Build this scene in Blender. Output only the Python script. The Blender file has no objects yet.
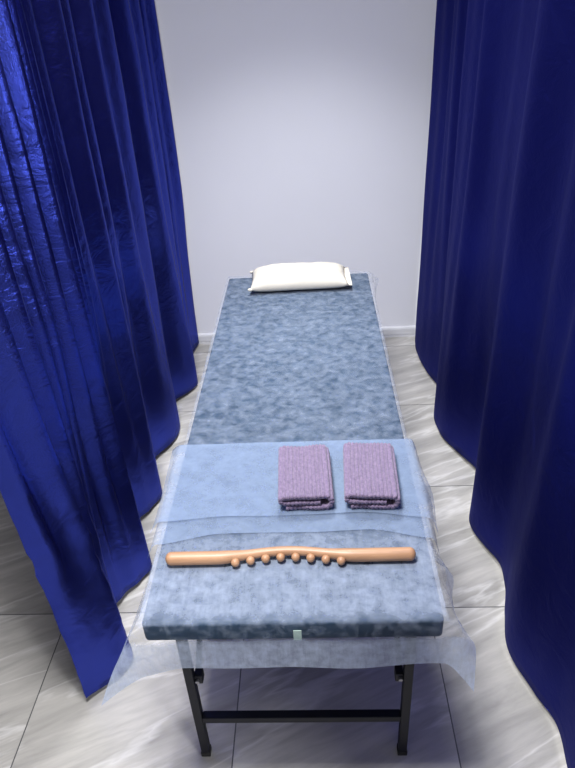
import bpy, bmesh, math, random
from mathutils import Vector, Matrix, noise

random.seed(7)
SC = bpy.context.scene
COL = SC.collection

# ------------------------------------------------------------------ camera
CAM_H, PITCH, YAW, ROLL, FPX = 1.7441, 0.5599, -0.0547, -0.0616, 633.43
cam_d = bpy.data.cameras.new('camera')
cam = bpy.data.objects.new('camera', cam_d)
COL.objects.link(cam)
fw = Vector((math.sin(YAW) * math.cos(PITCH), math.cos(YAW) * math.cos(PITCH), -math.sin(PITCH)))
rt0 = Vector((math.cos(YAW), -math.sin(YAW), 0))
up0 = rt0.cross(fw)
rt = rt0 * math.cos(ROLL) + up0 * math.sin(ROLL)
up = -rt0 * math.sin(ROLL) + up0 * math.cos(ROLL)
M = Matrix((rt, up, -fw)).transposed().to_4x4()
M.translation = Vector((0, 0, CAM_H))
cam.matrix_world = M
cam_d.sensor_fit = 'VERTICAL'
cam_d.sensor_height = 36.0
cam_d.lens = FPX / 768 * 36.0
cam_d.clip_start = 0.02
SC.camera = cam

# ------------------------------------------------------------------ world, lights, exposure
w = bpy.data.worlds.new('world')
SC.world = w
w.use_nodes = True
w.node_tree.nodes['Background'].inputs[0].default_value = (0.6, 0.7, 1, 1)
w.node_tree.nodes['Background'].inputs[1].default_value = 0.02


def area(name, loc, size, power, color=(1, 1, 1), spread=180, rot=(0, 0, 0), sy=None):
    l = bpy.data.lights.new(name, 'AREA')
    l.size = size
    if sy:
        l.shape = 'RECTANGLE'
        l.size_y = sy
    l.energy = power
    l.color = color
    l.spread = math.radians(spread)
    o = bpy.data.objects.new(name, l)
    o.location = loc
    o.rotation_euler = rot
    COL.objects.link(o)
    return o


area('ceiling_panel_front', (-0.36, 0.80, 2.55), 0.30, 66, (0.975, 0.98, 1.0))
sheen_fill = area('curtain_highlight_fill', (1.40, -0.80, 1.45), 0.32, 34, (0.96, 0.975, 1.0), sy=1.1)  # added lamp with no known source, brings out highlights on the left curtain
sheen_fill.rotation_euler = (Vector((-0.67, 1.3, 0.8)) - sheen_fill.location).to_track_quat('-Z', 'Y').to_euler()
area('ceiling_panel_back', (-0.05, 2.15, 2.55), 0.25, 17, (0.95, 0.975, 1.0), 92)

vs = SC.view_settings
SC.display_settings.display_device = 'sRGB'
vs.view_transform = 'Standard'
vs.look = 'None'
vs.gamma = 1
vs.use_curve_mapping = False
vs.exposure = 0.0

# ------------------------------------------------------------------ node helpers


def new_mat(name):
    m = bpy.data.materials.new(name)
    m.use_nodes = True
    nt = m.node_tree
    return m, nt, nt.nodes['Principled BSDF'], nt.nodes['Material Output']


def N(nt, typ, **kw):
    n = nt.nodes.new(typ)
    for k, v in kw.items():
        if k == 'inp':
            for a, b in v.items():
                n.inputs[a].default_value = b
        else:
            setattr(n, k, v)
    return n


def ramp(nt, stops, interp='LINEAR'):
    n = nt.nodes.new('ShaderNodeValToRGB')
    cr = n.color_ramp
    cr.interpolation = interp
    while len(cr.elements) < len(stops):
        cr.elements.new(0.5)
    for e, (p, c) in zip(cr.elements, stops):
        e.position = p
        e.color = (c[0], c[1], c[2], 1) if len(c) == 3 else c
    return n


def L(nt, a, b):
    nt.links.new(a, b)


def mathn(nt, op, a, b=None, clamp=False):
    n = nt.nodes.new('ShaderNodeMath')
    n.operation = op
    n.use_clamp = clamp
    for i, v in enumerate((a, b)):
        if v is None:
            continue
        if isinstance(v, (int, float)):
            n.inputs[i].default_value = v
        else:
            L(nt, v, n.inputs[i])
    return n.outputs[0]


def noise_tex(nt, vec, scale, detail=4, rough=0.5, dist=0.0):
    n = N(nt, 'ShaderNodeTexNoise', inp={'Scale': scale, 'Detail': detail, 'Roughness': rough, 'Distortion': dist})
    if vec is not None:
        L(nt, vec, n.inputs['Vector'])
    return n.outputs['Fac']


def mapping(nt, vec, scale=(1, 1, 1), rot=(0, 0, 0), loc=(0, 0, 0)):
    n = N(nt, 'ShaderNodeMapping')
    n.inputs['Scale'].default_value = scale
    n.inputs['Rotation'].default_value = rot
    n.inputs['Location'].default_value = loc
    L(nt, vec, n.inputs['Vector'])
    return n.outputs[0]


def bump(nt, bsdf, height, strength, distance):
    b = N(nt, 'ShaderNodeBump', inp={'Strength': strength, 'Distance': distance})
    L(nt, height, b.inputs['Height'])
    L(nt, b.outputs[0], bsdf.inputs['Normal'])
    return b


def objco(nt):
    return N(nt, 'ShaderNodeTexCoord').outputs['Object']


# ------------------------------------------------------------------ materials
def mat_wall(name, col):
    m, nt, b, o = new_mat(name)
    v = objco(nt)
    f = noise_tex(nt, v, 1.3, 3)
    r = ramp(nt, [(0.3, [c * 0.96 for c in col]), (0.7, col)])
    L(nt, f, r.inputs[0])
    L(nt, r.outputs[0], b.inputs['Base Color'])
    b.inputs['Roughness'].default_value = 0.7
    bump(nt, b, noise_tex(nt, v, 160, 3), 0.15, 0.002)
    return m


TX0, TY0, TW, TH = -0.858, 1.9625, 0.6, 0.5896


def mat_floor():
    m, nt, b, o = new_mat('marble_look_tiles')
    v = objco(nt)
    sp = N(nt, 'ShaderNodeSeparateXYZ')
    L(nt, v, sp.inputs[0])
    tx = mathn(nt, 'DIVIDE', mathn(nt, 'SUBTRACT', sp.outputs[0], TX0), TW)
    ty = mathn(nt, 'DIVIDE', mathn(nt, 'SUBTRACT', sp.outputs[1], TY0), TH)
    ix = mathn(nt, 'FLOOR', tx)
    iy = mathn(nt, 'FLOOR', ty)
    fx = mathn(nt, 'SUBTRACT', tx, ix)
    fy = mathn(nt, 'SUBTRACT', ty, iy)
    ex = mathn(nt, 'MINIMUM', fx, mathn(nt, 'SUBTRACT', 1.0, fx))
    ey = mathn(nt, 'MINIMUM', fy, mathn(nt, 'SUBTRACT', 1.0, fy))
    e = mathn(nt, 'MINIMUM', ex, ey)
    grout = mathn(nt, 'LESS_THAN', e, 0.0030)
    cid = N(nt, 'ShaderNodeCombineXYZ')
    L(nt, ix, cid.inputs[0])
    L(nt, iy, cid.inputs[1])
    wn = N(nt, 'ShaderNodeTexWhiteNoise', noise_dimensions='3D')
    L(nt, cid.outputs[0], wn.inputs['Vector'])
    sc = N(nt, 'ShaderNodeVectorMath', operation='SCALE')
    L(nt, wn.outputs['Color'], sc.inputs[0])
    sc.inputs['Scale'].default_value = 7.0
    rot = N(nt, 'ShaderNodeVectorRotate', rotation_type='Z_AXIS')
    rot.inputs['Angle'].default_value = math.radians(-25)
    L(nt, v, rot.inputs['Vector'])
    ad = N(nt, 'ShaderNodeVectorMath', operation='ADD')
    L(nt, rot.outputs[0], ad.inputs[0])
    L(nt, sc.outputs[0], ad.inputs[1])
    st = mapping(nt, ad.outputs[0], (0.9, 6.0, 1))
    f1 = noise_tex(nt, st, 2.0, 8, 0.62, 0.3)
    r1 = ramp(nt, [(0.26, (0.25, 0.24, 0.225)), (0.42, (0.36, 0.345, 0.32)), (0.54, (0.44, 0.42, 0.39)), (0.68, (0.54, 0.52, 0.485))])
    L(nt, f1, r1.inputs[0])
    # pale veins: bands where a second stretched noise crosses its middle
    st2 = mapping(nt, ad.outputs[0], (0.8, 4.6, 1), (0, 0, 0.06), (3, 1, 0))
    f2 = noise_tex(nt, st2, 1.5, 5, 0.5, 0.3)
    ve = mathn(nt, 'ABSOLUTE', mathn(nt, 'SUBTRACT', f2, 0.5))
    r2 = ramp(nt, [(0.0, (1, 1, 1)), (0.010, (0.6, 0.6, 0.6)), (0.028, (0, 0, 0))])
    L(nt, ve, r2.inputs[0])
    # thin darker hairlines
    st3 = mapping(nt, ad.outputs[0], (1.0, 7.0, 1), (0, 0, -0.1), (9, 4, 0))
    f3 = noise_tex(nt, st3, 1.3, 4, 0.5, 0.3)
    dv = mathn(nt, 'ABSOLUTE', mathn(nt, 'SUBTRACT', f3, 0.52))
    r3 = ramp(nt, [(0.0, (0.6, 0.6, 0.6)), (0.03, (0, 0, 0))])
    L(nt, dv, r3.inputs[0])
    mx = N(nt, 'ShaderNodeMix', data_type='RGBA')
    L(nt, mathn(nt, 'MULTIPLY', r2.outputs[0], 0.45), mx.inputs['Factor'])
    L(nt, r1.outputs[0], mx.inputs['A'])
    mx.inputs['B'].default_value = (0.74, 0.72, 0.70, 1)
    mx2 = N(nt, 'ShaderNodeMix', data_type='RGBA')
    L(nt, mathn(nt, 'MULTIPLY', r3.outputs[0], 0.35), mx2.inputs['Factor'])
    L(nt, mx.outputs['Result'], mx2.inputs['A'])
    mx2.inputs['B'].default_value = (0.26, 0.25, 0.24, 1)
    mx3 = N(nt, 'ShaderNodeMix', data_type='RGBA')
    L(nt, grout, mx3.inputs['Factor'])
    L(nt, mx2.outputs['Result'], mx3.inputs['A'])
    mx3.inputs['B'].default_value = (0.09, 0.09, 0.09, 1)
    L(nt, mx3.outputs['Result'], b.inputs['Base Color'])
    b.inputs['Roughness'].default_value = 0.38
    b.inputs['Specular IOR Level'].default_value = 0.4
    return m


def mat_plain(name, col, rough=0.6, metal=0.0, spec=0.5, var=0.08, nscale=20, bmp=0.0, bscale=200):
    m, nt, b, o = new_mat(name)
    v = objco(nt)
    f = noise_tex(nt, v, nscale, 4)
    r = ramp(nt, [(0.3, [c * (1 - var) for c in col]), (0.7, [min(1, c * (1 + var)) for c in col])])
    L(nt, f, r.inputs[0])
    L(nt, r.outputs[0], b.inputs['Base Color'])
    b.inputs['Roughness'].default_value = rough
    b.inputs['Metallic'].default_value = metal
    b.inputs['Specular IOR Level'].default_value = spec
    if bmp:
        bump(nt, b, noise_tex(nt, v, bscale, 4), bmp, 0.002)
    return m


def mat_satin(name, base, gloss, rough, aniso=0.8, mixw=0.5, bst=0.35):
    m, nt, b, o = new_mat(name)
    v = objco(nt)
    f = noise_tex(nt, v, 5, 4)
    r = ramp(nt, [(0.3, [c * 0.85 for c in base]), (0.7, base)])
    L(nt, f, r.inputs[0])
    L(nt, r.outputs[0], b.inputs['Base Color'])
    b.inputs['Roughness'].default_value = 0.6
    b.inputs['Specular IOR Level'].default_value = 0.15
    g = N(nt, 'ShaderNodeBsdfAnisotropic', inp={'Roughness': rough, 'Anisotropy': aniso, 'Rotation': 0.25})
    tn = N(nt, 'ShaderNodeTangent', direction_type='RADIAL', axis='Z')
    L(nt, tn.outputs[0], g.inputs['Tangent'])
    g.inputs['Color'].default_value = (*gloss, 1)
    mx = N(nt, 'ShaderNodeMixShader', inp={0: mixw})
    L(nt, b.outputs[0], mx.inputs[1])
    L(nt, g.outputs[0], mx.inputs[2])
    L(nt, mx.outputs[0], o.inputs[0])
    crk = mapping(nt, v, (1, 8, 8), (0.5, 0, 0))
    h = mathn(nt, 'ADD', noise_tex(nt, crk, 1.6, 5, 0.6, 0.8), mathn(nt, 'MULTIPLY', noise_tex(nt, v, 260, 2), 0.12))
    bp = N(nt, 'ShaderNodeBump', inp={'Strength': bst, 'Distance': 0.014})
    L(nt, h, bp.inputs['Height'])
    L(nt, bp.outputs[0], b.inputs['Normal'])
    L(nt, bp.outputs[0], g.inputs['Normal'])
    return m


def mat_sheer(name, col, lo, hi, nscale=34, stretch=(1, 1, 1), transl=0.35, fibre=0.25, shade_alpha=False):
    """non-woven disposable sheet: cloudy fibres that let some of what lies below show through"""
    m, nt, b, o = new_mat(name)
    nt.nodes.remove(b)
    v = objco(nt)
    big = noise_tex(nt, mapping(nt, v, stretch), nscale, 5, 0.62, 0.25)
    fib = noise_tex(nt, mapping(nt, v, (3, 1, 1)), 150, 3, 0.6, 1.5)
    mixf = mathn(nt, 'ADD', mathn(nt, 'MULTIPLY', big, 1 - fibre), mathn(nt, 'MULTIPLY', fib, fibre))
    mr = N(nt, 'ShaderNodeMapRange', inp={'From Min': 0.33, 'From Max': 0.66, 'To Min': lo, 'To Max': hi})
    L(nt, mixf, mr.inputs['Value'])
    alpha = mr.outputs[0]
    if shade_alpha:                                       # per-vertex opacity: hanging cloth, plus light and shade painted in at the foot
        at = N(nt, 'ShaderNodeAttribute', attribute_name='shade_opacity')
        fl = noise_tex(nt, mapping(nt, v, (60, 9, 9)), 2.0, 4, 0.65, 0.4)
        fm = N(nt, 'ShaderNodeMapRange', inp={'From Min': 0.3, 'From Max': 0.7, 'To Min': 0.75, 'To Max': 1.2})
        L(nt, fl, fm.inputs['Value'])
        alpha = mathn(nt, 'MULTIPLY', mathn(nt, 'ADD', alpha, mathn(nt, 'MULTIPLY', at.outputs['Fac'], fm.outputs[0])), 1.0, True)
    d = N(nt, 'ShaderNodeBsdfDiffuse')
    d.inputs['Color'].default_value = (*col, 1)
    t = N(nt, 'ShaderNodeBsdfTranslucent')
    t.inputs['Color'].default_value = (*col, 1)
    ms = N(nt, 'ShaderNodeMixShader', inp={0: transl})
    L(nt, d.outputs[0], ms.inputs[1])
    L(nt, t.outputs[0], ms.inputs[2])
    tr = N(nt, 'ShaderNodeBsdfTransparent')
    ma = N(nt, 'ShaderNodeMixShader')
    L(nt, alpha, ma.inputs[0])
    L(nt, tr.outputs[0], ma.inputs[1])
    L(nt, ms.outputs[0], ma.inputs[2])
    L(nt, ma.outputs[0], o.inputs[0])
    bp = N(nt, 'ShaderNodeBump', inp={'Strength': 0.3, 'Distance': 0.002})
    L(nt, mixf, bp.inputs['Height'])
    L(nt, bp.outputs[0], d.inputs['Normal'])
    return m


def mat_wood():
    m, nt, b, o = new_mat('pale_beech_wood')
    v = objco(nt)
    g = noise_tex(nt, mapping(nt, v, (4, 40, 40)), 2.2, 5, 0.6, 0.4)
    r = ramp(nt, [(0.3, (0.35, 0.185, 0.095)), (0.6, (0.47, 0.26, 0.14))])
    L(nt, g, r.inputs[0])
    L(nt, r.outputs[0], b.inputs['Base Color'])
    b.inputs['Roughness'].default_value = 0.42
    return m


def mat_towel():
    m, nt, b, o = new_mat('mauve_ribbed_terry')
    v = objco(nt)
    f = noise_tex(nt, v, 140, 4, 0.7)
    r = ramp(nt, [(0.3, (0.14, 0.105, 0.17)), (0.55, (0.225, 0.17, 0.26)), (0.75, (0.31, 0.24, 0.34))])
    L(nt, f, r.inputs[0])
    L(nt, r.outputs[0], b.inputs['Base Color'])
    b.inputs['Roughness'].default_value = 0.95
    b.inputs['Specular IOR Level'].default_value = 0.1
    b.inputs['Sheen Weight'].default_value = 0.25
    bump(nt, b, noise_tex(nt, v, 380, 3), 0.7, 0.003)
    return m


M_WALL = mat_wall('painted_white_wall', (0.86, 0.86, 0.90))
M_CEIL = mat_wall('painted_ceiling', (0.75, 0.75, 0.76))
M_WALLD = mat_wall('painted_grey_wall', (0.30, 0.30, 0.33))
M_BASE = mat_plain('white_plinth', (0.72, 0.72, 0.74), 0.4, var=0.03)
M_FLOOR = mat_floor()
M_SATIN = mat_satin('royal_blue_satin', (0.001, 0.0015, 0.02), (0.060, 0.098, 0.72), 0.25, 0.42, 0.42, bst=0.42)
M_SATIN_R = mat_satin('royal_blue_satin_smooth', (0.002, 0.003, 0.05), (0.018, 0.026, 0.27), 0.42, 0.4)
M_MATT = mat_plain('slate_blue_leatherette', (0.024, 0.048, 0.085), 0.55, spec=0.2, var=0.15, nscale=30)
M_SHEET = mat_sheer('sheer_white_nonwoven', (0.59, 0.67, 0.82), 0.04, 0.34, nscale=42, shade_alpha=True, fibre=0.15, stretch=(0.85, 0.9, 1))
M_BLUE = mat_sheer('pale_blue_nonwoven', (0.38, 0.475, 0.64), 0.30, 0.56, nscale=22)
M_STEEL = mat_plain('black_powder_coat', (0.006, 0.0065, 0.011), 0.5, spec=0.25, var=0.2)
M_PLY = mat_plain('dark_plywood', (0.05, 0.045, 0.04), 0.7)
M_RUB = mat_plain('black_rubber', (0.01, 0.01, 0.01), 0.8)
M_BOLT = mat_plain('grey_zinc', (0.3, 0.3, 0.32), 0.35, metal=0.8)
M_TAG = mat_plain('pale_tag_cloth', (0.40, 0.52, 0.46), 0.8)
M_PIL = mat_plain('cream_cotton', (0.62, 0.575, 0.485), 0.85, var=0.03, bmp=0.25, bscale=40)
M_WOOD = mat_wood()
M_TOWEL = mat_towel()

# ------------------------------------------------------------------ mesh helpers


def obj(name, bm, mat, parent=None, smooth=False):
    me = bpy.data.meshes.new(name)
    bm.normal_update()
    bm.to_mesh(me)
    bm.free()
    me.materials.append(mat)
    if smooth:
        for p in me.polygons:
            p.use_smooth = True
    o = bpy.data.objects.new(name, me)
    COL.objects.link(o)
    if parent:
        o.parent = parent
    return o


def tag(o, label, cat, group=None):
    o['label'] = label
    o['category'] = cat
    if group:
        o['group'] = group
    return o


def thing(name, loc, label, cat, group=None, rz=0):
    o = bpy.data.objects.new(name, None)
    o.empty_display_size = 0.05
    o.location = loc
    o.rotation_euler = (0, 0, rz)
    COL.objects.link(o)
    return tag(o, label, cat, group)


def struct(o):
    o['kind'] = 'structure'
    return o


def box(bm, c, s, rot=None, bev=0.0, seg=2):
    r = bmesh.ops.create_cube(bm, size=1)
    vs_ = r['verts']
    bmesh.ops.scale(bm, vec=s, verts=vs_)
    if bev:
        es = list({e for v in vs_ for e in v.link_edges})
        rb = bmesh.ops.bevel(bm, geom=es, offset=bev, segments=seg, affect='EDGES', profile=0.5)
        vs_ = list({v for f in rb['faces'] for v in f.verts} | {v for v in vs_ if v.is_valid})
    if rot is not None:
        bmesh.ops.rotate(bm, cent=(0, 0, 0), matrix=rot, verts=vs_)
    bmesh.ops.translate(bm, vec=c, verts=vs_)


def bar(bm, a, b_, s, bev=0.002):
    a, b_ = Vector(a), Vector(b_)
    d = b_ - a
    q = d.to_track_quat('Z', 'Y').to_matrix()
    box(bm, (a + b_) / 2, (s, s, d.length), q, bev)


def cyl(bm, a, b_, r, seg=20, r2=None):
    a, b_ = Vector(a), Vector(b_)
    d = b_ - a
    q = d.to_track_quat('Z', 'Y').to_matrix()
    res = bmesh.ops.create_cone(bm, cap_ends=True, segments=seg, radius1=r, radius2=r if r2 is None else r2, depth=d.length)
    bmesh.ops.rotate(bm, cent=(0, 0, 0), matrix=q, verts=res['verts'])
    bmesh.ops.translate(bm, vec=(a + b_) / 2, verts=res['verts'])


def grid(bm, rows):
    """rows: list of lists of points -> quads"""
    vv = [[bm.verts.new(p) for p in r] for r in rows]
    for i in range(len(vv) - 1):
        for j in range(len(vv[0]) - 1):
            bm.faces.new((vv[i][j], vv[i][j + 1], vv[i + 1][j + 1], vv[i + 1][j]))
    return vv


def sstep(a, b_, x):
    t = min(1, max(0, (x - a) / (b_ - a)))
    return t * t * (3 - 2 * t)


def cinterp(kn, x):
    """Catmull-Rom through sorted (x, value) knots"""
    if x <= kn[0][0]:
        return kn[0][1]
    if x >= kn[-1][0]:
        return kn[-1][1]
    for i in range(len(kn) - 1):
        if kn[i][0] <= x <= kn[i + 1][0]:
            break
    x1, y1 = kn[i]
    x2, y2 = kn[i + 1]
    m1 = (y2 - kn[i - 1][1]) / (x2 - kn[i - 1][0]) if i > 0 else (y2 - y1) / (x2 - x1)
    m2 = (kn[i + 2][1] - y1) / (kn[i + 2][0] - x1) if i + 2 < len(kn) else (y2 - y1) / (x2 - x1)
    h = x2 - x1
    t = (x - x1) / h
    return ((2 * t**3 - 3 * t**2 + 1) * y1 + (t**3 - 2 * t**2 + t) * h * m1 + (-2 * t**3 + 3 * t**2) * y2 + (t**3 - t**2) * h * m2)


def nz(x, y=0.0, z=0.0):
    return noise.noise(Vector((x, y, z)))


# ------------------------------------------------------------------ setting
WY = 3.26
RX0, RX1, RY0, RZ = -3.2, 1.7, -1.6, 2.62


def slab(name, c, s, mat):
    bm = bmesh.new()
    box(bm, c, s)
    return struct(obj(name, bm, mat))


slab('floor', ((RX0 + RX1) / 2, (RY0 + WY) / 2, -0.05), (RX1 - RX0, WY - RY0, 0.1), M_FLOOR).location = (0, 0, 0)
slab('ceiling', ((RX0 + RX1) / 2, (RY0 + WY) / 2, RZ + 0.05), (RX1 - RX0, WY - RY0, 0.1), M_CEIL)
slab('wall_back', ((RX0 + RX1) / 2, WY + 0.05, RZ / 2), (RX1 - RX0 + 0.2, 0.1, RZ), M_WALL)
slab('wall_front', ((RX0 + RX1) / 2, RY0 - 0.05, RZ / 2), (RX1 - RX0 + 0.2, 0.1, RZ), M_WALL)
slab('wall_left', (RX0 - 0.05, (RY0 + WY) / 2, RZ / 2), (0.1, WY - RY0, RZ), M_WALLD)
slab('wall_right', (RX1 + 0.05, (RY0 + WY) / 2, RZ / 2), (0.1, WY - RY0, RZ), M_WALLD)
# plinth along the back wall: rounded top, thin groove, tile upstand
bm = bmesh.new()
prof = [(0, 0), (0.012, 0), (0.012, 0.010), (0.009, 0.012), (0.009, 0.016), (0.014, 0.018), (0.014, 0.050), (0.011, 0.058), (0.005, 0.063), (0, 0.064)]
for a, b_ in zip(prof[:-1], prof[1:]):
    vv = [bm.verts.new(p) for p in ((RX0, WY - a[0], a[1]), (RX1, WY - a[0], a[1]), (RX1, WY - b_[0], b_[1]), (RX0, WY - b_[0], b_[1]))]
    bm.faces.new(vv)
bmesh.ops.remove_doubles(bm, verts=bm.verts, dist=1e-5)
struct(obj('baseboard_back', bm, M_BASE))

# ------------------------------------------------------------------ curtains
ZT = 2.55


def curtain_mesh(ya, yb, fn, dy=0.006, nzr=70, zt=ZT, hem=None):
    bm = bmesh.new()
    n = int((yb - ya) / dy)
    rows = []
    for k in range(nzr + 1):
        t = k / nzr
        row = []
        for i in range(n + 1):
            y = ya + (yb - ya) * i / n
            z0 = hem(y)
            z = z0 + (zt - z0) * t
            row.append(fn(y, z))
        rows.append(row)
    grid(bm, rows)
    return bm


LK = [(1.02, -0.705), (1.07, -0.690), (1.14, -0.612), (1.20, -0.600), (1.28, -0.640), (1.39, -0.690), (1.48, -0.645), (1.56, -0.612), (1.66, -0.680), (1.76, -0.715), (1.86, -0.668), (1.94, -0.645),
      (2.04, -0.690), (2.14, -0.725), (2.26, -0.668), (2.40, -0.645), (2.50, -0.690), (2.60, -0.718), (2.70, -0.655), (2.79, -0.620), (2.90, -0.660), (3.0, -0.715), (3.10, -0.695), (3.19, -0.680), (3.25, -0.68)]


def left_fn(y, z):
    lo = 1 - sstep(0.05, 1.15, z)
    hi = 1 - lo
    base = cinterp(LK, y) + 0.675
    # gathered pleats above: narrow near the free edge, wider towards the wall
    if y < 1.75:
        lam, amp = 0.085, 0.018
    else:
        lam, amp = 0.17, 0.020
    k = sstep(1.55, 1.95, y)
    p1 = math.sin(2 * math.pi * (y + 0.02 * math.sin(9 * y) + 0.012 * z) / 0.082)
    p2 = math.sin(2 * math.pi * (y + 0.035 * math.sin(6.1 * y) + 0.02 * z) / 0.19)
    p1 = 1.0 - 2.0 * (0.5 - 0.5 * p1) ** 0.75
    pl = (1 - k) * 0.030 * p1 + k * 0.019 * p2 + 0.012 * nz(y * 4, z * 0.5)
    x = -0.675 + base * (0.35 + 0.65 * lo) + pl * (0.12 + 0.88 * hi)
    x += 0.004 * nz(y * 14, z * 3, 4.0)
    # flat lower panel near the free edge with small crinkles
    if y < 1.37:
        x += (1 - sstep(1.22, 1.36, y)) * (1 - sstep(0.55, 1.0, z)) * (0.007 * nz(y * 16 + z * 7, z * 13 - y * 5, 9.0) + 0.004 * nz(y * 34 - z * 9, z * 30, 2.5))
    yy = y + 0.014 * nz(y * 5, z * 0.9, 2.0) * sstep(1.0, 1.2, y) * (1 - sstep(3.1, 3.22, y))
    yy -= 0.055 * sstep(0.2, 1.4, z) * (1 - sstep(1.0, 1.5, y))
    return (x, yy, z)


left_hem = lambda y: 0.022 + 0.006 * nz(y * 4) + 0.004 * math.sin(y * 15)
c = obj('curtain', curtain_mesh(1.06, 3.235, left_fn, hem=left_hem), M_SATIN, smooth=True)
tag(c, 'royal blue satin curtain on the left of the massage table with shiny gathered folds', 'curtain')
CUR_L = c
md = c.modifiers.new('thick', 'SOLIDIFY')
md.thickness = 0.0016
md.offset = -1
# sewn side hem: a folded strip standing just proud of the cloth along the free edge
bm = bmesh.new()
rows = []
for k in range(91):
    z = 0.024 + (ZT - 0.03) * k / 90
    row = []
    for i in range(7):
        y = 1.058 + 0.032 * i / 6
        p = left_fn(y, z)
        q = 0.0022 * math.sin(math.pi * i / 6) + 0.0009 + 0.0014 * nz(z * 22, i * 0.7)
        row.append((p[0] + q, p[1], p[2]))
    rows.append(row)
grid(bm, rows)
obj('side_hem', bm, M_SATIN, c, True)

RK = [(0.10, 0.600), (0.25, 0.590), (0.60, 0.560), (0.75, 0.585), (0.87, 0.605), (0.98, 0.615), (1.06, 0.585), (1.15, 0.555), (1.25, 0.553), (1.34, 0.572), (1.43, 0.600), (1.52, 0.610), (1.62, 0.575), (1.73, 0.552),
      (1.83, 0.580), (1.94, 0.625), (2.03, 0.645), (2.12, 0.605), (2.24, 0.556), (2.34, 0.540), (2.44, 0.540), (2.56, 0.580), (2.70, 0.600), (2.80, 0.575), (2.92, 0.552), (3.05, 0.550), (3.14, 0.557), (3.24, 0.575)]


def right_fn(y, z):
    lo = 1 - sstep(0.05, 1.3, z)
    base = cinterp(RK, y) - 0.575
    p = 0.014 * math.sin(2 * math.pi * (y + 0.03 * math.sin(5.3 * y) + 0.015 * z) / 0.26) + 0.012 * nz(y * 3.1, z * 0.4, 6)
    p += 0.005 * math.sin(2 * math.pi * (y + 0.02 * math.sin(7 * y)) / 0.115) * sstep(1.7, 2.4, y)
    x = 0.575 + base * (0.45 + 0.55 * lo) + p * (0.15 + 0.85 * (1 - lo)) + 0.004 * nz(y * 9, z * 2, 1.0)
    yy = y + 0.010 * nz(y * 5, z * 0.8, 8.0) * (1 - sstep(3.1, 3.22, y))
    return (x, yy, z)


right_hem = lambda y: 0.022 + 0.006 * nz(y * 4 + 9) + 0.004 * math.sin(y * 13)
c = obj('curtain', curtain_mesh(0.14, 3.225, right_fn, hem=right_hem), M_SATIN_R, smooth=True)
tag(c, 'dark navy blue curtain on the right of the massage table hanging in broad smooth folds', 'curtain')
md = c.modifiers.new('thick', 'SOLIDIFY')
md.thickness = 0.0016
md.offset = 1

# curtain tracks under the ceiling
for nm, x, a, b_ in (('trim_1', -0.675, 0.7, WY), ('trim_2', 0.575, 0.0, WY)):
    bm = bmesh.new()
    box(bm, (x, (a + b_) / 2, (ZT + RZ) / 2 + 0.0), (0.03, b_ - a, RZ - ZT), None)
    struct(obj(nm, bm, M_BASE))

# ------------------------------------------------------------------ massage table
BX0, BX1, BY0, BY1, BZ = -0.380, 0.243, 0.835, 2.664, 0.646
bcx, bcy = (BX0 + BX1) / 2, (BY0 + BY1) / 2
LX0, LX1, LY0, LY1 = -0.3304, 0.1947, 0.916, 2.50

table = thing('massage_table', (bcx, bcy, 0), 'black framed folding massage table with slate blue padded top between two curtains', 'massage table')
inv = Matrix.Translation((-bcx, -bcy, 0))


def tpart(name, bm, mat, parent=table, smooth=False, label=None):
    bm.transform(inv)
    o = obj(name, bm, mat, parent, smooth)
    if label:
        o['label'] = label
    return o


MT = 0.059                                            # padding thickness
bm = bmesh.new()
box(bm, (bcx, bcy, BZ - MT / 2), (BX1 - BX0, BY1 - BY0, MT), None, 0.010, 4)
tpart('mattress', bm, M_MATT, smooth=True, label='slate blue padded top')
bm = bmesh.new()
box(bm, (bcx, bcy, BZ - MT - 0.006), (BX1 - BX0 - 0.05, BY1 - BY0 - 0.05, 0.012), None, 0.002)
tpart('base_board', bm, M_PLY)
S = 0.022
for ly, sgn in ((LY0, 1), (LY1, -1)):
    for lx in (LX0, LX1):
        bm = bmesh.new()
        bar(bm, (lx, ly, 0.012), (lx, ly, BZ - MT - 0.012), S)
        leg = tpart('leg', bm, M_STEEL)
        bm = bmesh.new()
        box(bm, (lx, ly, 0.009), (S + 0.003, S + 0.003, 0.018), None, 0.002)
        tpart('rubber_foot', bm, M_RUB, leg)
        ix = 1 if lx < bcx else -1
        hx = lx + ix * (S * 0.5 + 0.007)
        bm = bmesh.new()
        bar(bm, (hx, ly + sgn * 0.012, 0.332), (hx, ly + sgn * 0.33, BZ - MT - 0.016), 0.013, 0.0015)
        br = tpart('brace', bm, M_STEEL)
        bm = bmesh.new()
        box(bm, (hx + ix * 0.002, ly + sgn * 0.010, 0.330), (0.020, 0.026, 0.030), None, 0.003)
        tpart('hinge', bm, M_STEEL, br)
        bm = bmesh.new()
        cyl(bm, (hx, ly - sgn * 0.001, 0.330), (hx, ly - sgn * 0.009, 0.330), 0.005, 12)
        tpart('bolt', bm, M_BOLT, br)
    bm = bmesh.new()
    box(bm, ((LX0 + LX1) / 2, ly, 0.168), (LX1 - LX0 - S - 0.0006, S, S), None, 0.002)
    tpart('crossbar', bm, M_STEEL)
    bm = bmesh.new()
    box(bm, ((LX0 + LX1) / 2, ly, BZ - MT - 0.024), (LX1 - LX0 - S - 0.0006, S, S), None, 0.002)
    tpart('top_rail', bm, M_STEEL)
# small pale tag on the foot edge of the padding
bm = bmesh.new()
box(bm, (-0.057, BY0 - 0.0018, BZ - 0.040), (0.017, 0.002, 0.032), None, 0.0008)
tpart('fabric_tag', bm, M_TAG, label='small pale tag on the foot edge')

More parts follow.
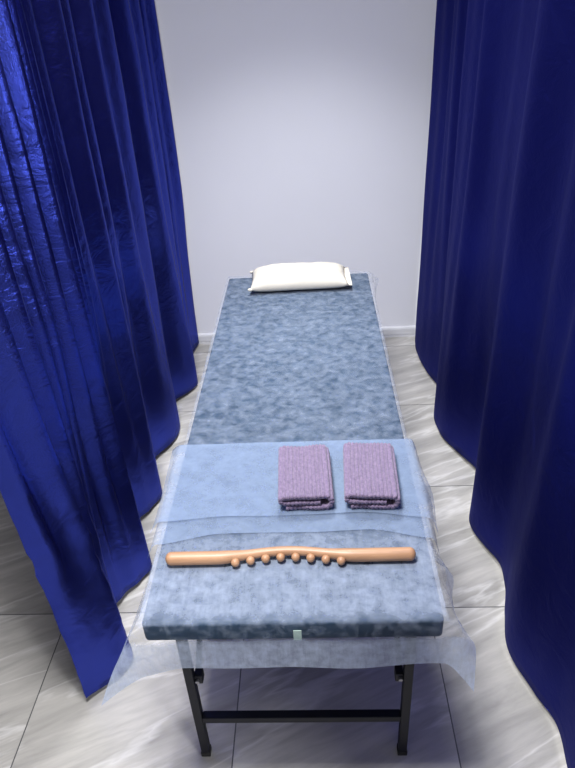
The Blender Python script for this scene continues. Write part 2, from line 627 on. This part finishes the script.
# ------------------------------------------------------------------ sheer bed sheet
SZ = BZ + 0.004
EX0, EX1, EY0, EY1 = BX0 - 0.004, BX1 + 0.004, BY0 - 0.004, BY1 + 0.003
LEFT = [(0.84, 0.052, 0.100), (0.95, 0.030, 0.10), (1.05, 0.016, 0.10), (1.3, 0.006, 0.10), (2.0, 0.003, 0.09), (2.66, 0.008, 0.07)]
RIGHT = [(0.84, 0.060, 0.085), (0.90, 0.040, 0.09), (0.955, 0.036, 0.085), (1.00, 0.046, 0.070), (1.03, 0.032, 0.072), (1.06, 0.014, 0.08), (1.13, 0.014, 0.085), (1.5, 0.012, 0.09), (2.0, 0.010, 0.085), (2.45, 0.008, 0.07), (2.58, 0.022, 0.055), (2.66, 0.040, 0.045)]
lx_ = lambda y: cinterp([(a, b_) for a, b_, d in LEFT], y)
lz_ = lambda y: cinterp([(a, d) for a, b_, d in LEFT], y)
rx_ = lambda y: cinterp([(a, b_) for a, b_, d in RIGHT], y)
rz_ = lambda y: cinterp([(a, d) for a, b_, d in RIGHT], y)
FOOT = [(-0.38, 0.012, 0.150), (-0.35, 0.010, 0.142), (-0.30, 0.008, 0.130), (-0.1, 0.008, 0.131), (0.05, 0.012, 0.128), (0.18, 0.008, 0.126), (0.245, 0.012, 0.118)]
fy_ = lambda x: cinterp([(a, b_) for a, b_, d in FOOT], x)
fz_ = lambda x: cinterp([(a, d) for a, b_, d in FOOT], x)
NA = 14
us = [(EX0, -(NA - i) / NA) for i in range(NA)] + [(EX0 + (EX1 - EX0) * i / 70, 0) for i in range(71)] + [(EX1, (i + 1) / NA) for i in range(NA)]
vs_l = [(EY0, -(NA - i) / NA) for i in range(NA)] + [(EY0 + (EY1 - EY0) * i / 190, 0) for i in range(191)] + [(EY1, (i + 1) / NA) for i in range(NA)]


def rnd(a):
    # small outward roll over the padded edge before the cloth turns down
    return 0.005 * (1 - (1 - min(1, a * 4)) ** 2)


def drop(a):
    return a ** 1.18


bm = bmesh.new()
rows = []
for yb, b_ in vs_l:
    row = []
    for xb, a in us:
        x, y, z = xb, yb, SZ
        A, Bn = abs(a), abs(b_)
        if a == 0 and b_ == 0:
            z += 0.0012 * (0.5 + 0.5 * nz(xb * 9, yb * 9)) + 0.0015 * max(0, nz(xb * 3, yb * 22, 3)) * sstep(2.2, 2.6, yb)
        if a < 0:
            x -= lx_(yb) * A + rnd(A)
            z -= lz_(yb) * drop(A) + 0.006 * A * math.sin(yb * 9)
        elif a > 0:
            x += rx_(yb) * A + rnd(A)
            z -= rz_(yb) * drop(A) + 0.005 * A * math.sin(yb * 8 + 1)
        if b_ < 0:
            y -= fy_(xb) * Bn + rnd(Bn)
            z -= fz_(xb) * drop(Bn) + 0.003 * Bn * math.sin(xb * 23)
        elif b_ > 0:
            y += 0.010 * Bn + rnd(Bn)
            z -= 0.075 * drop(Bn)
        ab = A * Bn
        if ab:
            if b_ < 0 and a < 0:
                x += -0.050 * ab
                y += -0.030 * ab
                z += 0.045 * ab
            elif b_ < 0:
                x += -0.006 * ab
                y += -0.030 * ab
                z += 0.036 * ab
            elif a > 0:
                z += 0.070 * ab
                y += 0.0
            else:
                z += 0.05 * ab
        row.append((x, y, z))
    rows.append(row)
grid(bm, rows)
shade_alpha = []  # opacity stands in for light: paler foot end, dark front face in shade
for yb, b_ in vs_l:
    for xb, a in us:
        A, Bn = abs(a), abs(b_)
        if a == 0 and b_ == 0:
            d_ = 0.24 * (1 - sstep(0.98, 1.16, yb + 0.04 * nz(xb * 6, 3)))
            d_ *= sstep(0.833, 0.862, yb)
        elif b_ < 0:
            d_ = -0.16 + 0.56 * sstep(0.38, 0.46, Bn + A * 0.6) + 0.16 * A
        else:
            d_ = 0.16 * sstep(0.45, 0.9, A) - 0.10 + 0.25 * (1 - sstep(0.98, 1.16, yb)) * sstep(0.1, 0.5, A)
        shade_alpha.append(d_)
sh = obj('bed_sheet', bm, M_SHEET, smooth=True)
att = sh.data.attributes.new('shade_opacity', 'FLOAT', 'POINT')
for i_, d_ in enumerate(shade_alpha):
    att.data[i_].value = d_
tag(sh, 'sheer blue-grey disposable sheet covering the whole massage table, its edge hanging over the foot', 'sheet')

# ------------------------------------------------------------------ folded pale blue sheet across the foot half
bm = bmesh.new()
prof = []
y0, y1, y2 = 1.078, 1.420, 1.132
zl, zu = SZ + 0.0045, SZ + 0.0100
for i in range(41):
    prof.append((y0 + (y1 - y0) * i / 40, zl))
for i in range(1, 8):
    t = math.pi * i / 8
    prof.append((y1 + 0.0035 * math.sin(t), zl + (zu - zl) * (1 - math.cos(t)) / 2))
for i in range(36):
    prof.append((y1 + (y2 - y1) * i / 35, zu))
BL = [(1.05, 0.020, 0.034), (1.25, 0.020, 0.040), (1.43, 0.022, 0.030)]
BR = [(1.05, 0.016, 0.05), (1.16, 0.022, 0.060), (1.26, 0.030, 0.055), (1.34, 0.018, 0.05), (1.43, 0.010, 0.035)]
ci = lambda K, j, y: cinterp([(k[0], k[j]) for k in K], y)
rows = []
bus = [(EX0 - 0.004, -(NA - i) / NA) for i in range(NA)] + [(EX0 - 0.004 + (EX1 - EX0 + 0.008) * i / 60, 0) for i in range(61)] + [(EX1 + 0.004, (i + 1) / NA) for i in range(NA)]
for pi_, (yp, zp) in enumerate(prof):
    row = []
    layer = 0.0 if zp == zl else (zp - zl) / (zu - zl)
    for xb, a in bus:
        A = abs(a)
        y = yp
        # the two cut edges wander a little; ends sag towards the foot
        if pi_ <= 40:
            wgt = 1 - (yp - y0) / (y1 - y0)
            y += wgt * (0.010 * nz(xb * 4, 1) - 0.028 * sstep(0.17, 0.33, abs(xb + 0.07)) - 0.012 * A)
        elif layer == 1:
            wgt = 1 - (yp - y2) / (y1 - y2)
            y += wgt * (0.010 * nz(xb * 4, 5) - 0.020 * sstep(0.15, 0.33, abs(xb + 0.07)) - 0.012 * A)
        else:
            y += -0.012 * A
        z = zp + 0.0012 * nz(xb * 6, y * 8, 2 + layer)
        x = xb
        off = 0.003 * layer
        if a < 0:
            x -= ci(BL, 1, yp) * A + rnd(A) + off
            z -= (ci(BL, 2, yp) - 0.012 * layer) * drop(A)
        elif a > 0:
            x += ci(BR, 1, yp) * A + rnd(A) + off
            z -= (ci(BR, 2, yp) - 0.012 * layer) * drop(A)
        row.append((x, y, z))
    rows.append(row)
grid(bm, rows)
bs = obj('folded_sheet', bm, M_BLUE, smooth=True)
tag(bs, 'pale blue disposable sheet folded in two across the table under the purple towels', 'sheet')

# ------------------------------------------------------------------ pillow
pl = thing('pillow', (-0.064, 2.552, SZ + 0.0025), 'small cream rectangular pillow at the head of the massage table', 'pillow', rz=0.03)
PW, PD, PH = 0.415, 0.20, 0.078
bm = bmesh.new()
nu, nv = 44, 22


def pil_pt(u, v, top):
    # u, v in [-1, 1]; pinched pillow corners
    e = (1 - abs(u) ** 5) * (1 - abs(v) ** 3.2)
    h = max(0, e) ** 0.55
    px = u * PW / 2 * (1 - 0.035 * (1 - v * v) * u * u) * 1.0
    py = v * PD / 2 * (1 - 0.06 * (1 - u * u) * v * v)
    wr = 0.008 * nz(u * 3, v * 3, 2.0 if top else 7.0) + 0.0025 * nz(u * 9, v * 7, 3.0)
    edge = 0.020 + 0.006 * abs(u) ** 4
    zz = edge + (PH - edge) * h + wr * h if top else edge - (edge - 0.003) * (max(0, e) ** 0.35)
    return (px, py, zz)


for top in (True, False):
    rows = [[pil_pt(-1 + 2 * i / nu, -1 + 2 * j / nv, top) for i in range(nu + 1)] for j in range(nv + 1)]
    if not top:
        rows = rows[::-1]
    grid(bm, rows)
bmesh.ops.remove_doubles(bm, verts=bm.verts, dist=0.0008)
obj('pillow_body', bm, M_PIL, pl, True)
# open end of the case on the right: a flattened double flap
bm = bmesh.new()
for s in (0.0035, -0.0035):
    rows = []
    for j in range(15):
        v = -1 + 2 * j / 14
        row = []
        for i in range(6):
            t = i / 5
            row.append((PW / 2 - 0.012 + 0.026 * t, v * PD / 2 * (0.99 + 0.03 * t), 0.024 + s * (1 - abs(v) ** 4) * (0.6 + t) + 0.003 * nz(v * 3, t)))
        rows.append(row)
    grid(bm, rows if s > 0 else rows[::-1])
bmesh.ops.remove_doubles(bm, verts=bm.verts, dist=0.0004)
obj('case_flap', bm, M_PIL, pl, True)
# piped side seam at the left and small gathered corner tufts
for v in (-1, 1):
    bm = bmesh.new()
    bmesh.ops.create_icosphere(bm, subdivisions=2, radius=0.009, matrix=Matrix.Translation((-PW / 2 + 0.002, v * (PD / 2 - 0.003), 0.025)) @ Matrix.Diagonal((1.2, 0.8, 0.8, 1)))
    obj('corner_tuft', bm, M_PIL, pl, True)

# ------------------------------------------------------------------ towels
TG = 'folded purple towels on the pale blue sheet'


def towel(loc, rz, wdt, lng, label, seed, flip):
    t_ = thing('folded_towel', loc, label, 'towel', TG, rz)
    th = 0.0138
    hw = wdt / 2
    cl = []                                        # centre line of the rolled fold in x,z

    def seg(a, b_, n):
        for i in range(n):
            cl.append((a[0] + (b_[0] - a[0]) * i / n, a[1] + (b_[1] - a[1]) * i / n))

    def arc(cx, cz, r, a0, a1, n, sx=1.0):
        for i in range(n):
            a = math.radians(a0 + (a1 - a0) * i / n)
            cl.append((cx + sx * r * math.cos(a), cz + r * math.sin(a)))

    zb, zm, zt_ = th / 2, th * 1.62, th * 2.85
    seg((-hw + 0.012, zb), (hw - 0.016, zb), 100)
    r1 = (zt_ - zb) / 2
    arc(hw - 0.016, (zb + zt_) / 2, r1, -90, 90, 40, 0.75)
    seg((hw - 0.016, zt_), (-hw + 0.009, zt_), 120)
    r2 = (zt_ - zm) / 2
    arc(-hw + 0.009, (zt_ + zm) / 2, r2, 90, 270, 26, 1.0)
    seg((-hw + 0.009, zm), (hw - 0.030, zm), 90)
    cl.append((hw - 0.030, zm))
    n = len(cl)
    # arclength for the ribs
    s = [0]
    for i in range(1, n):
        s.append(s[-1] + math.hypot(cl[i][0] - cl[i - 1][0], cl[i][1] - cl[i - 1][1]))
    nor = []
    for i in range(n):
        a, b_ = cl[max(0, i - 1)], cl[min(n - 1, i + 1)]
        dx, dz = b_[0] - a[0], b_[1] - a[1]
        l = math.hypot(dx, dz) or 1
        nor.append((dz / l, -dx / l))             # points outwards (right-hand of travel)
    bm = bmesh.new()
    ny = 60
    rib = 0.0095
    loops = []
    for j in range(ny + 1):
        v = j / ny
        y = (v - 0.5) * lng
        ends = min(v, 1 - v)
        shr = 1 - 0.0 * ends
        outer, inner = [], []
        for i in range(n):
            rb = 0.0050 * (abs(math.sin(math.pi * s[i] / rib)) ** 0.6 - 0.75) + 0.0009 * nz(s[i] * 150, y * 160, seed)
            taper = 0.78 + 0.22 * min(1, ends / 0.03)
            o_ = th * 0.47 * taper + rb
            i_ = th * 0.44 * taper + 0.4 * rb
            sag = 0.0016 * nz(cl[i][0] * 16, y * 9, seed + 3) * min(1, cl[i][1] / 0.03)
            bow = 0.003 * nz(y * 7, seed, cl[i][1] * 30)
            yj = y + 0.004 * nz(s[i] * 18, seed, v * 2) * (1 if ends < 0.2 else 0.3)
            ox, oz = cl[i][0] + nor[i][0] * o_ + bow, cl[i][1] + nor[i][1] * o_ + sag
            nx_, nz_ = cl[i][0] - nor[i][0] * i_ + bow, cl[i][1] - nor[i][1] * i_ + sag
            outer.append((ox * flip, yj, max(0.0004, oz)))
            inner.append((nx_ * flip, yj, max(0.0004, nz_)))
        loops.append([bm.verts.new(p) for p in outer + inner[::-1]])
    m = len(loops[0])
    for j in range(ny):
        for i in range(m):
            k = (i + 1) % m
            bm.faces.new((loops[j][i], loops[j][k], loops[j + 1][k], loops[j + 1][i]))
    for lp in (loops[0], loops[-1]):
        for i in range(n - 1):
            bm.faces.new((lp[i], lp[i + 1], lp[m - 2 - i], lp[m - 1 - i]))
    bmesh.ops.recalc_face_normals(bm, faces=bm.faces)
    obj('ribbed_cloth', bm, M_TOWEL, t_, True)
    return t_


TZ = zu + 0.0022
towel((-0.037, 1.242, TZ), 0.02, 0.126, 0.200, 'folded purple ribbed towel on the left, nearer the middle of the pale blue sheet', 1.0, 1)
towel((0.129, 1.243, TZ), -0.045, 0.126, 0.206, 'folded purple ribbed towel on the right with a loosely rolled front end', 5.0, 1)

# ------------------------------------------------------------------ wooden massage stick
stk = thing('massage_stick', (-0.0735, 0.992, SZ + 0.0022), 'pale wooden massage stick with eight knobs lying across the foot of the table', 'massage tool')
SL = 0.560
bm = bmesh.new()
rings = []
NS = 90


def stick_c(x):
    return 0.016 * (0.5 + 0.5 * math.cos(math.pi * min(1, abs(x + 0.006) / 0.165)))


def stick_r(x):
    e = SL / 2 - abs(x)
    r = 0.0150 - 0.0042 * (1 - sstep(0.08, 0.15, abs(x + 0.006)))
    if e < 0.013:
        r *= math.sqrt(max(0.0, 1 - ((0.013 - e) / 0.013) ** 2))
    return max(r, 0.0006)


xs = [SL / 2 * -math.cos(math.pi * i / NS) for i in range(NS + 1)]
for x in xs:
    r = stick_r(x)
    rings.append([bm.verts.new((x, stick_c(x) + r * math.cos(a), 0.0150 + r * math.sin(a))) for a in [2 * math.pi * k / 20 for k in range(20)]])
for i in range(NS):
    for k in range(20):
        bm.faces.new((rings[i][k], rings[i + 1][k], rings[i + 1][(k + 1) % 20], rings[i][(k + 1) % 20]))
bm.faces.new(rings[0])
bm.faces.new(rings[-1][::-1])
bmesh.ops.recalc_face_normals(bm, faces=bm.faces)
obj('handle_bar', bm, M_WOOD, stk, True)
for k in range(8):
    x = -0.121 + 0.0336 * k
    yc = stick_c(x)
    bm = bmesh.new()
    cyl(bm, (x, yc - 0.004, 0.0145), (x, yc - 0.0135, 0.0125), 0.0050, 14)
    bmesh.ops.create_uvsphere(bm, u_segments=18, v_segments=12, radius=0.0098, matrix=Matrix.Translation((x, yc - 0.0155, 0.0118)))
    obj('knob', bm, M_WOOD, stk, True)
